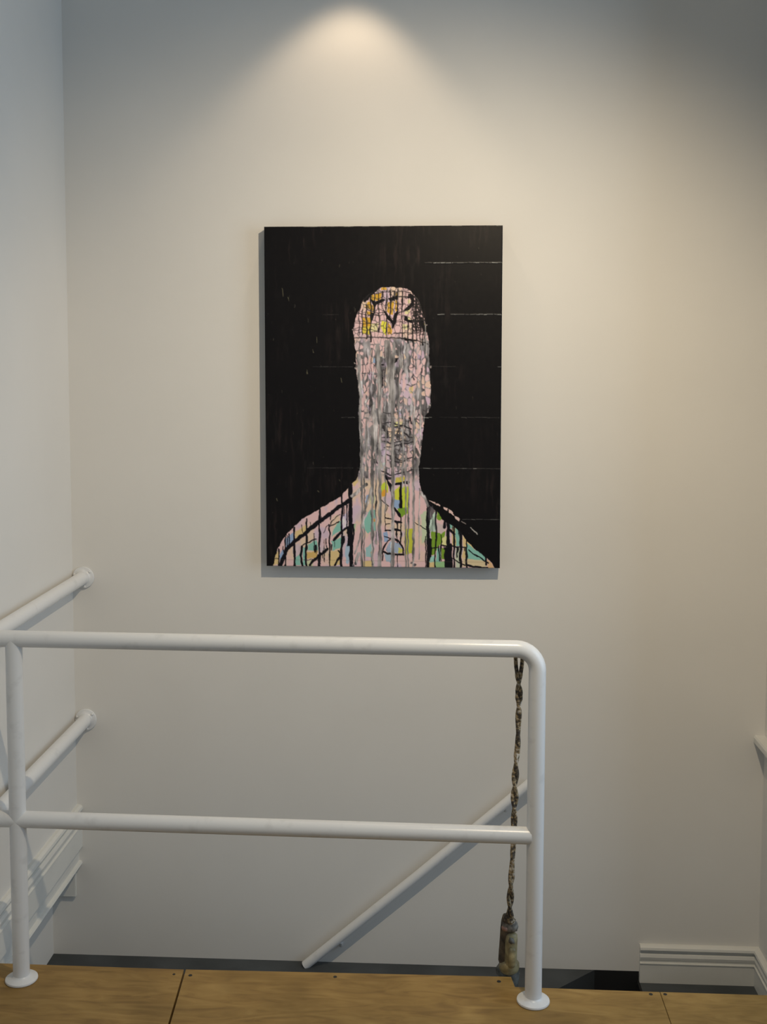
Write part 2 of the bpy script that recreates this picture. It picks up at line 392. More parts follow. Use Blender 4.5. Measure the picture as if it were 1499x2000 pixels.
    for (x, y, L) in ((565, 579, 5), (553, 560, 16), (619, 655, 10), (612, 680, 6), (668, 735, 8), (600, 720, 8), (620, 958, 2), (663, 934, 2), (540, 972, 5)):
        line(0, [(x, y), (x + 1.5, y + L)], 1.3, C(150, 140, 104), .55, .4)
    # bust silhouette
    head = T(1, [(840, 420), (790, 418), (740, 420), (680, 440), (635, 480), (600, 560), (580, 620), (575, 680), (585, 740), (590, 880), (600, 960), (602, 1030)]) + \
        T(2, [(605, 150), (612, 300), (612, 450), (600, 500), (565, 550), (500, 620), (370, 695), (290, 745), (220, 800), (160, 870), (120, 940), (86, 1050), (1418, 1050), (1360, 980), (1240, 880), (1195, 815), (1160, 790), (1100, 760), (1050, 690), (1010, 640), (985, 605), (965, 560), (958, 480), (955, 440), (975, 350), (985, 200), (995, 150), (1022, 95), (1026, 30)]) + \
        T(1, [(1020, 900), (1015, 750), (1000, 650), (985, 580), (960, 510), (930, 460), (890, 430)])
    B = polymask(head).astype(np.float32)
    skin = vnoise(.035, .022, 21, 3); sk2 = vnoise(.05, .03, 33, 3)
    base = PINK * (1 - np.clip((skin - .56) * 5, 0, .7)[..., None]) + C(226, 198, 160) * np.clip((skin - .56) * 5, 0, .7)[..., None]
    base = base * (1 - np.clip((sk2 - .60) * 5, 0, .6)[..., None]) + C(196, 176, 196) * np.clip((sk2 - .60) * 5, 0, .6)[..., None]
    img[:] = img * (1 - B[..., None]) + base * B[..., None]
    P = lambda z, pts, c, a=1.0: poly(z, pts, c, a, B)
    # colour patches: head
    for pts in ([(440,235),(470,220),(490,260),(480,320),(440,290)], [(500,215),(545,210),(545,300),(495,305)], [(555,205),(590,210),(585,290),(555,290)], [(575,150),(610,135),(650,140),(660,165),(580,180)], [(770,205),(805,200),(800,255),(770,260)],
                [(420,310),(480,370),(485,450),(430,430),(365,385)], [(395,450),(475,465),(475,490),(395,480)], [(670,330),(700,320),(700,485),(665,450)], [(720,310),(755,300),(745,500),(715,490)], [(770,300),(790,300),(785,440),(765,450)], [(345,530),(375,530),(380,750),(335,750)], [(390,520),(435,520),(435,760),(390,760)], [(665,590),(735,690),(725,755),(665,740)]):
        P(3, pts, ORG)
    P(3, [(345,640),(375,640),(380,750),(335,750)], C(216,190,76)); P(3, [(390,640),(435,640),(435,760),(390,760)], C(216,190,76))
    P(3, [(590,570),(650,590),(650,760),(600,720),(575,640)], YEL)
    for pts in ([(900,440),(970,390),(975,450),(940,490),(895,480)], [(930,510),(970,510),(960,580),(925,580)], [(930,290),(970,290),(975,340),(935,350)], [(870,620),(930,620),(935,680),(870,690)], [(500,160),(535,160),(530,190),(505,190)], [(450,600),(540,600),(540,720),(450,720)]):
        P(3, pts, PALE, .85)
    P(3, [(1140,600),(1190,600),(1190,690),(1140,690)], YEL, .8)
    P(3, [(575,1040),(635,1050),(630,1130),(570,1130)], C(190,206,180)); P(3, [(480,1040),(520,1050),(520,1130),(485,1120)], BLUE); P(3, [(740,1150),(785,1170),(775,1230),(740,1210)], BLUE); P(3, [(750,830),(840,815),(800,860),(755,880)], BLUE, .7)
    P(3, [(575,1180),(605,1180),(605,1280),(575,1280)], PALE); P(3, [(1060,1000),(1110,1020),(1110,1130),(1070,1150)], PURP, .8); P(3, [(820,980),(890,1000),(880,1060),(820,1050)], PURP, .8); P(3, [(960,1430),(1010,1430),(1000,1499),(965,1499)], TAN)
    P(4, [(955,80),(1000,80),(1000,160),(960,160)], TAN); P(4, [(955,380),(1000,400),(995,550),(955,520)], TAN); P(4, [(800,370),(860,370),(860,440),(800,440)], BLUE); P(4, [(755,545),(870,545),(870,600),(755,595)], PALE); P(4, [(835,880),(900,890),(890,940),(850,960)], BLUE); P(4, [(1030,560),(1070,520),(1060,700),(1040,650)], PALE, .8)
    P(4, [(600,770),(730,770),(730,830),(600,820)], TAN, .8); P(4, [(470,520),(520,500),(510,590),(475,600)], BLUE, .7); P(4, [(580,1090),(640,1090),(640,1190),(590,1160)], TEAL, .6); P(4, [(300,1000),(330,1000),(330,1160),(290,1180)], TAN, .8)
    P(4, [(770,1290),(890,1270),(890,1350),(770,1350)], C(214,194,70)); P(4, [(195,1370),(275,1270),(285,1350),(215,1420)], TAN)
    # chest
    for pts, c in (([(880,640),(960,540),(960,660),(850,730)], TEAL), ([(850,780),(960,740),(970,850),(860,890)], TEAL), ([(580,830),(690,770),(690,900),(580,890)], TEAL), ([(575,915),(690,895),(690,990),(575,990)], C(212,172,104)), ([(440,680),(555,600),(555,690),(440,770)], TAN), ([(330,760),(415,690),(415,800),(335,880)], BLUE),
                   ([(250,960),(290,890),(320,900),(270,1040)], BLUE), ([(180,1000),(240,890),(240,1060),(170,1070)], TAN), ([(1000,920),(1050,700),(1060,1000),(1030,1060)], C(170,186,200)), ([(430,980),(490,940),(500,1070),(430,1070)], TEAL), ([(830,900),(960,880),(950,1060),(830,1070)], TAN), ([(530,870),(555,860),(555,1070),(530,1070)], TEAL),
                   ([(970,500),(1040,440),(1040,640),(970,660)], C(200,180,196)), ([(1220,560),(1290,430),(1350,420),(1350,650),(1270,690),(1210,640)], TEAL), ([(1240,860),(1330,800),(1330,960),(1240,970)], C(158,190,186)), ([(1200,1020),(1330,1000),(1330,1080),(1200,1080)], TAN), ([(1410,150),(1470,80),(1499,150),(1499,230),(1410,230)], LIME),
                   ([(1245,260),(1280,240),(1250,360),(1235,340)], BLUE), ([(1290,260),(1340,250),(1340,350),(1290,350)], C(196,196,150)), ([(570,1015),(640,1015),(640,1080),(570,1080)], C(206,200,160)), ([(1090,590),(1130,590),(1120,680),(1095,680)], C(170,190,150))):
        P(5, pts, c)
    blob(5, 1330, 540, 22, C(216,150,70), 1, B); blob(5, 1325, 390, 16, C(214,150,90), 1, B); blob(5, 1310, 910, 15, C(214,150,90), .8, B); P(5, [(1415,225),(1475,200),(1465,260),(1425,275)], C(222,160,60))
    for pts, c in (([(40,130),(80,90),(120,200),(40,215)], LIME), ([(180,200),(240,150),(245,300),(180,300)], C(212,206,70)), ([(265,170),(335,150),(335,450),(260,500)], LIME), ([(220,400),(330,390),(330,440),(270,500),(220,470)], GRN), ([(180,300),(245,300),(245,400),(180,400)], BLUE), ([(300,640),(395,630),(395,910),(300,930)], C(198,194,66)),
                   ([(230,60),(300,50),(290,110),(230,110)], C(216,196,70)), ([(480,480),(550,420),(550,760),(500,800)], C(196,200,166)), ([(570,560),(650,420),(660,640),(600,700)], C(176,190,172)), ([(660,430),(740,430),(745,520),(700,545),(665,520)], GRN), ([(600,670),(700,680),(770,660),(740,760),(690,830),(640,920),(590,930),(600,780)], GRN), ([(720,850),(770,850),(760,980),(720,980)], GRN),
                   ([(590,950),(640,930),(650,1020),(580,1020)], C(160,204,188)), ([(580,1020),(645,1020),(645,1085),(580,1085)], TAN), ([(655,1020),(780,1000),(780,1085),(655,1085)], C(150,186,130)), ([(800,500),(835,520),(835,630),(800,630)], TEAL), ([(840,530),(880,570),(880,830),(840,830)], TAN), ([(880,570),(945,620),(945,830),(880,830)], TEAL), ([(720,740),(790,700),(790,820),(720,820)], PALE), ([(880,850),(945,850),(945,1085),(880,1085)], C(196,196,170)),
                   ([(960,680),(1000,720),(1080,800),(1080,950),(960,970)], TAN), ([(1010,800),(1225,940),(1225,1010),(1000,1000)], TEAL), ([(960,970),(1225,1000),(1230,1060),(960,1060)], C(214,190,150)), ([(1230,970),(1330,1085),(1240,1085)], C(220,176,130)), ([(650,560),(740,590),(770,640),(710,690),(650,660)], C(206,182,176)), ([(670,860),(710,860),(700,1020),(660,1020)], TEAL),
                   ([(80,880),(140,780),(240,800),(270,880),(230,920),(130,910)], C(160,168,184)), ([(225,850),(275,870),(270,910),(230,920)], C(206,196,100)), ([(60,920),(160,930),(160,1030),(90,1010)], C(166,182,196)), ([(60,680),(100,670),(110,760),(60,800)], BLUE)):
        P(6, pts, c)
    blob(6, 70, 215, 28, C(224,158,60), 1, B)
    # grey marbling and poured net over the face
    g1 = vnoise(.085, .022, 41, 3); g2 = vnoise(.07, .05, 55, 3)
    env = np.clip((PY - 668) / 36, 0, 1) * np.clip((925 - PY) / 40, 0, 1)
    a = np.clip((g1 - .56) * 7, 0, 1) * env * B * .8
    img[:] = img * (1 - a[..., None]) + (GREY + (g2[..., None] - .5) * 36) * a[..., None]; hgt += a * .25
    def cells(sx, sy, jx, jy, seed):
        # jittered cells: distance to the cell border in drawing units, and a random number per cell
        nx_, ny_ = int(W / sx) + 6, int(H / sy) + 6
        r = np.random.RandomState(seed); ox = .5 + (r.rand(ny_, nx_) - .5) * jx; oy = .5 + (r.rand(ny_, nx_) - .5) * jy; idr = r.rand(ny_, nx_)
        u = (PX - X0) / sx + 2; v = (PY - Y0) / sy + 2; iu = u.astype(int); iv = v.astype(int)
        f1 = np.full(PX.shape, 9.0, np.float32); f2_ = f1.copy(); cid = np.zeros(PX.shape, np.float32)
        for di in (-1, 0, 1):
            for dj in (-1, 0, 1):
                i, j = iv + di, iu + dj
                d = np.hypot(u - j - ox[i, j], (v - i - oy[i, j]))
                nearer = d < f1
                f2_ = np.where(nearer, f1, np.minimum(f2_, d)); cid = np.where(nearer, idr[i, j], cid); f1 = np.where(nearer, d, f1)
        return (f2_ - f1) * sx * .5, cid
    def lay(mask, col):
        m_ = (mask * B)[..., None]; img[:] = img * (1 - m_) + col * m_
    low = np.clip((PY - 652) / 12, 0, 1) * np.clip((940 - PY) / 24, 0, 1)
    top = np.clip((664 - PY) / 10, 0, 1)
    wn = vnoise(.05, .022, 63, 3); tone = vnoise(.09, .06, 65, 3)[..., None]
    bd, cid = cells(8.5, 15, .85, .9, 62)
    lay(low * .55 * (cid > .55), np.where((cid > .85)[..., None], PURP + 14, np.where((cid > .70)[..., None], C(224, 190, 160), C(204, 176, 170))))
    wd_ = .55 + np.clip((wn - .42) * 10, 0, 2.7)
    a = np.clip((wd_ - bd) * 1.3 + .5, 0, 1) * low
    streak = vnoise(.30, .03, 69, 2)[..., None]
    lay(a * .93, C(70, 64, 64) + tone * 60 + streak * 66); hgt += a * B * .35
    bd, cid = cells(6.0, 7.5, .8, .9, 72)
    mouth = np.clip(1.5 - np.hypot((PX - 772) / 40, (PY - 868) / 62) * 1.3, 0, 1) * np.clip((wn - .34) * 8, 0, 1)
    lay(np.clip((.75 - bd) * 1.5 + .5, 0, 1) * mouth * .85, C(74, 66, 66) + tone * 30)
    bd, cid = cells(8.0, 11.5, .5, .95, 82)
    lay(np.clip((.45 - bd) * 1.5 + .5, 0, 1) * top * .75, C(52, 45, 45) + tone * 40)
    bd, cid = cells(5.0, 6.5, .7, .9, 92)
    right = np.clip((PX - 803) / 6, 0, 1) * np.clip((650 - PY) / 10, 0, 1)
    lay(np.clip((1.0 - bd) * 1.5 + .5, 0, 1) * right * .9, C(34, 30, 28))
    # fine web of dark hair lines
    for k in range(30):
        x = rnd.uniform(698, 836); y0_ = rnd.uniform(655, 720) if k < 18 else rnd.uniform(740, 860)
        wob(0, x, y0_, y0_ + rnd.uniform(25, 80), rnd.uniform(.9, 1.7), C(70, 62, 64) if rnd.random() < .65 else DGREY, .8, .5, B, .6)
    for k in range(20):
        x = rnd.uniform(740, 815) if k < 14 else rnd.uniform(700, 830); y0_ = rnd.uniform(660, 925); L = rnd.uniform(5, 16)
        pts = [(x, y0_), (x + L * .35, y0_ + rnd.uniform(-3, 3)), (x + L * .7, y0_ + rnd.uniform(-4, 4)), (x + L, y0_ + rnd.uniform(-4, 4))]
        line(0, pts, rnd.uniform(.8, 1.6), C(60, 50, 52) if rnd.random() < .6 else C(110, 98, 100), .75, .4, B)
    for k in range(70):
        x = rnd.uniform(700, 836); y0_ = rnd.uniform(664, 925); c_ = rnd.choice((C(50, 44, 44), C(74, 66, 68), C(60, 54, 52), C(206, 200, 192), C(214, 180, 172)))
        line(0, [(x, y0_), (x + rnd.uniform(-2, 2), y0_ + rnd.uniform(2, 11))], rnd.uniform(1.2, 3.0), c_, rnd.uniform(.5, .9), .4, B)
    for k in range(34):
        x = rnd.uniform(704, 830); y0_ = rnd.uniform(690, 900); L = rnd.uniform(10, 34)
        line(0, [(x, y0_), (x + rnd.uniform(-3, 3), y0_ + L * .5), (x + rnd.uniform(-3, 3), y0_ + L)], rnd.uniform(2.5, 5.5), PINK + rnd.uniform(-14, 6), .8, .3, B)
    # heavy black marks: hair
    for pts in ([(340,290),(430,180),(520,140),(575,140),(500,200),(440,240),(420,290),(370,330)], [(440,290),(500,320),(600,285),(650,300),(560,345),(515,370),(495,470),(480,370)], [(670,270),(800,240),(815,300),(760,290),(700,310)], [(600,430),(660,470),(700,520),(735,560),(785,440),(795,300),(805,300),(795,520),(740,690),(715,600),(650,540)], [(450,470),(500,470),(480,540),(450,590),(440,540)], [(955,205),(1020,240),(1015,380),(960,430),(880,440),(885,420),(955,370),(985,330),(970,270),(920,270)], [(890,500),(930,510),(935,560),(990,560),(1000,600),(930,590),(890,570)], [(1100,520),(1150,560),(1150,620),(1200,720),(1130,700),(1100,620)], [(880,800),(1060,815),(1060,835),(900,825)], [(570,1135),(620,1140),(615,1160),(570,1165)], [(575,1310),(610,1320),(600,1470),(575,1450)], [(760,1060),(800,1050),(790,1110),(760,1130)]):
        P(3, pts, C(26, 23, 24))
    for x, a_, b_, wd in ((340,420,760,10),(385,360,800,12),(443,250,850,14),(493,200,480,12),(548,200,720,9),(600,190,420,9),(655,180,780,10),(708,180,520,12),(760,180,300,10),(803,160,480,14),(860,190,790,10),(912,190,280,9),(940,560,860,10),(1005,560,900,10),(1050,260,820,9),(1100,300,900,10),(1140,680,900,9),(1165,730,1000,8),(290,420,760,7)):
        wob(3, x, a_, b_, wd * 1.25, C(28, 25, 25), .95, .7, B, 3)
    for pts, wd in (([(640,790),(780,800),(900,800),(1060,825),(1200,880)], 12), ([(230,800),(400,790),(640,790)], 9), ([(360,390),(420,440),(540,470),(640,470)], 10), ([(280,470),(400,490),(560,500)], 9), ([(240,600),(330,610),(440,600),(560,620)], 7), ([(230,690),(440,690),(560,720)], 7), ([(810,260),(950,250)], 12), ([(800,360),(900,350)], 7), ([(790,470),(880,440),(1000,390)], 12), ([(1010,420),(1130,400)], 9), ([(1000,500),(1150,480)], 12), ([(980,570),(1150,570)], 12), ([(770,590),(900,590)], 9), ([(760,740),(860,740),(1080,720)], 9), ([(440,215),(800,190),(960,200)], 8), ([(280,460),(330,330),(420,230)], 10), ([(1020,250),(1120,420),(1170,560)], 9)):
        line(3, pts, wd, C(40, 36, 36), .9, .6, B)
    for pts, wd in (([(600,560),(720,560),(870,600)], 14), ([(760,605),(890,605),(980,640)], 18), ([(600,600),(660,700),(650,760)], 34), ([(880,680),(940,740),(1000,760)], 14), ([(600,760),(750,750)], 12), ([(600,810),(740,830),(860,800),(960,790)], 12), ([(620,890),(760,880),(860,840),(1000,810)], 14), ([(500,800),(540,900),(500,1000),(530,1100)], 16), ([(650,990),(760,1010),(860,1060)], 12), ([(740,1070),(860,1080),(1000,1010)], 16), ([(590,1200),(700,1260),(830,1230),(1000,1180)], 16), ([(660,1290),(720,1300)], 34), ([(810,1370),(930,1360)], 26), ([(965,490),(985,570)], 22), ([(690,205),(700,215)], 26), ([(845,850),(850,870)], 30), ([(620,420),(740,440)], 10), ([(610,660),(740,690)], 10), ([(790,700),(830,620)], 10)):
        line(4, pts, wd, C(44, 40, 42), .9, .6, B)
    # black drips and bands: left shoulder
    K = C(22, 20, 24)
    for pts, wd in (([(1065,310),(880,440),(700,570),(560,690),(420,800),(330,900),(265,1070)], 44), ([(1100,600),(1000,650),(960,680),(870,770)], 26), ([(800,880),(750,930),(690,970),(600,1065)], 28), ([(510,845),(600,800),(680,755)], 13), ([(515,850),(505,950),(520,1075)], 26), ([(960,870),(950,960),(890,1060)], 26), ([(990,740),(960,900),(960,1075)], 26), ([(755,690),(800,610),(850,600),(860,550),(950,480)], 8), ([(840,620),(900,590),(940,560)], 13), ([(540,1003),(700,1003)], 6), ([(190,1000),(240,1000)], 6), ([(1100,600),(1110,700),(1080,800),(1085,1000)], 22), ([(920,890),(960,930)], 16)):
        line(5, pts, wd, K, 1, .6, B)
    for x, a_, b_, wd in ((1070,150,1085,32),(967,250,1085,15),(712,420,1085,17),(565,540,1085,16),(427,630,1085,18),(326,740,1085,10),(827,600,1085,13),(1030,370,700,12),(1052,360,700,10),(245,880,1085,12),(300,850,960,8),(658,700,920,7),(512,600,690,6),(1045,650,830,20)):
        wob(5, x, a_, b_, wd * 1.25, K, 1, .7, B, 3)
    # right shoulder and breast
    for x, a_, b_, wd in ((565,300,1090,32),(650,420,1090,15),(790,400,1090,26),(760,430,620,22),(862,520,1090,17),(935,600,1090,26),(1002,720,1090,15),(815,820,1090,34),(895,850,960,11),(690,830,1000,12),(712,700,1000,9),(765,850,1090,22),(250,130,390,22),(213,570,790,10),(255,500,800,10),(220,930,1090,10),(535,720,1090,10)):
        wob(6, x, a_, b_, wd * 1.2, K, 1, .7, B, 3)
    for pts, wd in (([(560,330),(640,400),(740,440),(880,560),(1000,700)], 34), ([(720,820),(980,852)], 15), ([(800,640),(870,690)], 22), ([(600,850),(690,850)], 9), ([(1030,880),(1140,950),(1240,1020)], 15), ([(1222,940),(1222,1040)], 13), ([(1010,1052),(1240,1078)], 22), ([(830,960),(920,1020),(1000,1050)], 12), ([(40,920),(60,850),(100,780),(150,745),(230,770),(280,860),(285,930)], 17), ([(60,900),(180,935),(285,930)], 23), ([(80,510),(140,515)], 12), ([(180,548),(260,570)], 24), ([(80,580),(130,582)], 10), ([(170,645),(250,660)], 26), ([(80,660),(160,662)], 14), ([(185,410),(240,490)], 32), ([(200,122),(340,105)], 30), ([(90,40),(130,130),(150,200)], 24), ([(45,900),(50,1000)], 12), ([(590,760),(580,950)], 36), ([(420,570),(580,660)], 9), ([(1000,720),(1100,840),(1230,960)], 18), ([(40,310),(100,370),(120,380)], 9), ([(100,380),(80,480),(80,660)], 8), ([(70,720),(220,780)], 10)):
        line(6, pts, wd, K, 1, .6, B)
    # pale flecks along the right shoulder, over the black
    for pts in ([(565,308),(650,328),(656,356),(610,336)], [(660,342),(706,360),(700,378),(660,362)], [(735,378),(786,400),(780,426),(740,402)], [(795,402),(850,440),(862,484),(800,442)], [(860,478),(924,520),(910,552),(868,512)]):
        poly(6, pts, C(226, 188, 176))
    line(6, [(1040,618),(1126,690)], 12, C(190,180,170), .9); line(6, [(940,548),(985,574)], 10, C(190,170,160), .7); line(6, [(480,190),(530,270)], 12, C(140,132,130), .9)
    poly(6, [(560,400),(610,370),(640,430),(600,520),(570,540)], C(70,66,68), .8)
    # long grey drips
    for x, a_, b_, wd in ((708,850,1108,4.2),(728.5,830,1108,5.4),(743.6,700,1108,6.4),(768.5,690,1106,6.6),(754,830,1000,2.8),(788,830,950,3.2),(793.5,880,1108,3.4),(809.5,790,1108,4.6),(717,820,930,3.6),(822,740,870,3.2),(735,850,1060,2.6),(799.5,920,1108,3.0),(821,950,1090,2.2),(713,930,1108,2.0),(780,700,830,3.0),(832,600,760,2.0),(705,690,860,2.4)):
        wob(0, x, a_, b_, wd, GREY + rnd.uniform(-10, 12), .95, .9, B, .5)
    for pts, wd in (([(738,672),(741,720),(742,800)], 8), ([(757,665),(762,720),(766,780)], 11), ([(770,668),(768,700),(765,760)], 6), ([(700,690),(704,760),(706,830)], 5), ([(689,966),(702,955),(717,943)], 7), ([(715,997),(706,1040),(694,1080)], 3), ([(812,870),(822,890),(815,910)], 6), ([(824,960),(832,970),(838,985)], 5), ([(727,950),(716,985),(711,1000)], 5), ([(730,790),(735,830),(733,870)], 8), ([(702,1080),(696,1100)], 6), ([(774,680),(786,690),(780,720)], 4)):
        line(0, pts, wd, GREY + rnd.uniform(-8, 8), .92, .7, B)
    for (x, y, r) in ((695, 1100, 3), (690, 1104, 2.5), (728, 1102, 2), (812, 1103, 3), (805, 1099, 2)):
        blob(0, x, y, r, DGREY, .9, B)
    # crumbs of dry paint outside the outline
    for (x, y, r) in ((694, 706, 1.4), (696, 715, 2.0), (843, 713, 2.2), (839, 788, 2.0), (691, 640, 1.2), (834, 632, 1.2), (836, 800, 1.2)):
        blob(0, x, y, r, C(190, 170, 160), .8)
    # brushed light and dark threads inside the poured grey
    sat = (img.max(-1) - img.min(-1)); gm = np.clip((26 - sat) / 10, 0, 1) * np.clip((img.mean(-1) - 70) / 20, 0, 1) * B * np.clip((PY - 660) / 20, 0, 1)
    thr = vnoise(.42, .035, 301, 2); th2 = vnoise(.12, .05, 305, 3)
    fac = 1 + gm * ((thr - .5) * 1.0 + (th2 - .52) * .9)
    img[:] = np.clip(img * fac[..., None], 0, 255); hgt += gm * thr * .3
    # small runs under the black bands
    for (x0_, y0_, x1_, y1_) in ((560, 1045, 684, 975), (604, 1070, 680, 1030), (845, 985, 905, 1035), (862, 1063, 912, 1068), (620, 1085, 660, 1050)):
        for k in range(9):
            t_ = rnd.random(); x = x0_ + (x1_ - x0_) * t_; y = y0_ + (y1_ - y0_) * t_
            wob(0, x, y, y + rnd.uniform(5, 24), rnd.uniform(.8, 1.8), K, .95, .5, B, .4)
    # the paint's edges run and feather a little
    wx = ((vnoise(.14, .07, 201, 3) - .5) * 5.0 * S).round().astype(int); wy = ((vnoise(.10, .10, 207, 3) - .5) * 5.0 * S).round().astype(int)
    ii = np.clip(yy + wy, 0, H * S - 1); jj = np.clip(xx + wx, 0, W * S - 1)
    img[:] = img[ii, jj]; hgt[:] = hgt[ii, jj]
    # folded creases across the sheet, rubbed pale, with part of their shine painted in
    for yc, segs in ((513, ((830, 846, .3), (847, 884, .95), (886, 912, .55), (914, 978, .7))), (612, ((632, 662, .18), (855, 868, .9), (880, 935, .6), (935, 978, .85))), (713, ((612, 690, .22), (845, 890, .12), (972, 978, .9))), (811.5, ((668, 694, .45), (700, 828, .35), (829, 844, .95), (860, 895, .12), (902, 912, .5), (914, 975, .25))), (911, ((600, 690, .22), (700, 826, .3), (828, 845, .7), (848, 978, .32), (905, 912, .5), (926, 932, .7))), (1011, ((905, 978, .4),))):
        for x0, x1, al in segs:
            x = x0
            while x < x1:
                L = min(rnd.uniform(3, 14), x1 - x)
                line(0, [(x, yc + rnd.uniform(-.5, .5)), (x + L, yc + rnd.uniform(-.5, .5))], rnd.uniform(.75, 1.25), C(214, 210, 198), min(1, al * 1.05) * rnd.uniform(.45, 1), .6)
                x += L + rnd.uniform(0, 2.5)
    line(0, [(530, 1094), (975, 1095)], .8, C(120, 96, 76), .35, .2, B)
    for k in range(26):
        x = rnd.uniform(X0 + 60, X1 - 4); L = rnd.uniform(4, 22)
        line(0, [(x, 442.4), (min(x + L, X1 - 1), 442.2)], 1.2, C(190, 184, 168), rnd.uniform(.2, .7), .4)  # glints of light painted along the top edge
    # to albedo
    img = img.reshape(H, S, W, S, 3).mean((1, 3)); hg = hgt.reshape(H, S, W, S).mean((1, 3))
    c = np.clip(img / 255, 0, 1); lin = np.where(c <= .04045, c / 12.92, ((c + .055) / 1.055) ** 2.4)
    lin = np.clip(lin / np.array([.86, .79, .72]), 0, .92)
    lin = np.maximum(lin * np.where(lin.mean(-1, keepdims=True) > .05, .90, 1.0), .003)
    # geometry
    pw, ph, pcx, pcz, rot, T_ = 0.7363, 1.0625, -0.0668, 1.4843, 0.00155, 0.045
    root = empty('canvas_painting', (pcx, 0.0, pcz - ph / 2)); tag(root, 'black canvas painting of a pink dripping head and shoulders on the white wall', 'painting')
    mb = mat('black_canvas_edge', (0.010, 0.009, 0.009), 0.45, 0.4, 60.0, bump=0.2, bscale=90, spec=0.2)
    cr, sr = math.cos(rot), math.sin(rot)
    ca = boxobj('canvas_edge', mb, -pw/2, pw/2, -T_, -0.003, -ph/2, ph/2, None, 0.0010)
    ca.matrix_world = Matrix.Translation((pcx, 0, pcz)) @ Matrix.Rotation(-rot, 4, 'Y')
    ca.parent = root; ca.matrix_parent_inverse = Matrix.Translation(root.location).inverted()
    nx, ny = W, H
    gx = np.linspace(-pw/2, pw/2, nx); gz = np.linspace(ph/2, -ph/2, ny)
    GX, GZ = np.meshgrid(gx, gz)
    GY = -T_ - 0.0006 - hg * 0.0009
    GY[0, :] = GY[-1, :] = -T_ + .001; GY[:, 0] = GY[:, -1] = -T_ + .001
    co = np.stack((pcx + GX * cr - GZ * sr, GY, pcz + GX * sr + GZ * cr), -1).reshape(-1, 3).astype(np.float32)
    idx = np.arange(nx * ny).reshape(ny, nx)
    q = np.stack((idx[:-1, :-1], idx[1:, :-1], idx[1:, 1:], idx[:-1, 1:]), -1).reshape(-1, 4)
    me = bpy.data.meshes.new('painted_face')
    me.vertices.add(len(co)); me.vertices.foreach_set('co', co.ravel())
    me.loops.add(q.size); me.loops.foreach_set('vertex_index', q.ravel().astype(np.int32))
    me.polygons.add(len(q)); me.polygons.foreach_set('loop_start', np.arange(0, q.size, 4, dtype=np.int32))
    me.polygons.foreach_set('use_smooth', np.ones(len(q), bool))
    me.update(calc_edges=True)
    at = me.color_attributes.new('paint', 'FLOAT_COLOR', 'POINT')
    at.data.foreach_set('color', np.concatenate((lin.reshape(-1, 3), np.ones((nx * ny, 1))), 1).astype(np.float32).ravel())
    m = bpy.data.materials.new('oil_paint'); m.use_nodes = True; nt = m.node_tree; b = nt.nodes['Principled BSDF']
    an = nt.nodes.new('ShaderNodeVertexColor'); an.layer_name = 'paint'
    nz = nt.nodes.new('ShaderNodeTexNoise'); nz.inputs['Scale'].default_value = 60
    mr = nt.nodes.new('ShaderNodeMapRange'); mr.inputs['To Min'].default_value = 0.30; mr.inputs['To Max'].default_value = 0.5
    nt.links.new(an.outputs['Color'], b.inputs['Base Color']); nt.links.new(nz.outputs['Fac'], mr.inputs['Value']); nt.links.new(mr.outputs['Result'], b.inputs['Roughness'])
    b.inputs['Specular IOR Level'].default_value = 0.14
    me.materials.append(m)
    o = bpy.data.objects.new('painted_face', me); COL.objects.link(o); o.parent = root
    o.matrix_parent_inverse = Matrix.Translation(root.location).inverted()
    return root
build_painting()

# ------------------------------------------------------------------ hanging twisted cord with its weight
def rope_mat():
    m = bpy.data.materials.new('mottled_rope'); m.use_nodes = True; nt = m.node_tree; b = nt.nodes['Principled BSDF']; L = nt.links.new
    tc = nt.nodes.new('ShaderNodeTexCoord'); n = nt.nodes.new('ShaderNodeTexNoise'); n.inputs['Scale'].default_value = 150; n.inputs['Detail'].default_value = 2
    n2 = nt.nodes.new('ShaderNodeTexNoise'); n2.inputs['Scale'].default_value = 34
    mx = nt.nodes.new('ShaderNodeMath'); mx.operation = 'MULTIPLY_ADD'; mx.inputs[1].default_value = 0.55
    ml = nt.nodes.new('ShaderNodeMath'); ml.operation = 'MULTIPLY'; ml.inputs[1].default_value = 0.45
    rp = nt.nodes.new('ShaderNodeValToRGB'); cr = rp.color_ramp
    cr.elements[0].position = 0.38; cr.elements[0].color = (*srgb(58, 53, 50), 1)
    cr.elements[1].position = 0.66; cr.elements[1].color = (*srgb(214, 206, 190), 1)
    for p, c in ((0.47, srgb(94, 86, 74)), (0.53, srgb(156, 136, 98)), (0.58, srgb(172, 165, 156))):
        e = cr.elements.new(p); e.color = (*c, 1)
    L(tc.outputs['Object'], n.inputs['Vector']); L(tc.outputs['Object'], n2.inputs['Vector'])
    L(n2.outputs['Fac'], ml.inputs[0]); L(n.outputs['Fac'], mx.inputs[0]); L(ml.outputs[0], mx.inputs[2]); L(mx.outputs[0], rp.inputs['Fac']); L(rp.outputs['Color'], b.inputs['Base Color'])
    b.inputs['Roughness'].default_value = 0.85
    bp = nt.nodes.new('ShaderNodeBump'); bp.inputs['Distance'].default_value = 0.002; bp.inputs['Strength'].default_value = 0.6
    L(n.outputs['Fac'], bp.inputs['Height']); L(bp.outputs['Normal'], b.inputs['Normal'])
    return m
M['rope'] = rope_mat()
M['beige'] = mat('aged_beige_plastic', srgb(168, 156, 118), 0.45, 0.0, 60.0, col2=srgb(128, 116, 84))
M['tape'] = mat('faded_pink_tape', srgb(170, 130, 112), 0.6, 0.2, 60.0)
M['grey_cloth'] = mat('grey_rag', srgb(150, 146, 138), 0.9, 0.0, 70.0, col2=srgb(82, 78, 72), bump=0.5, bscale=160)
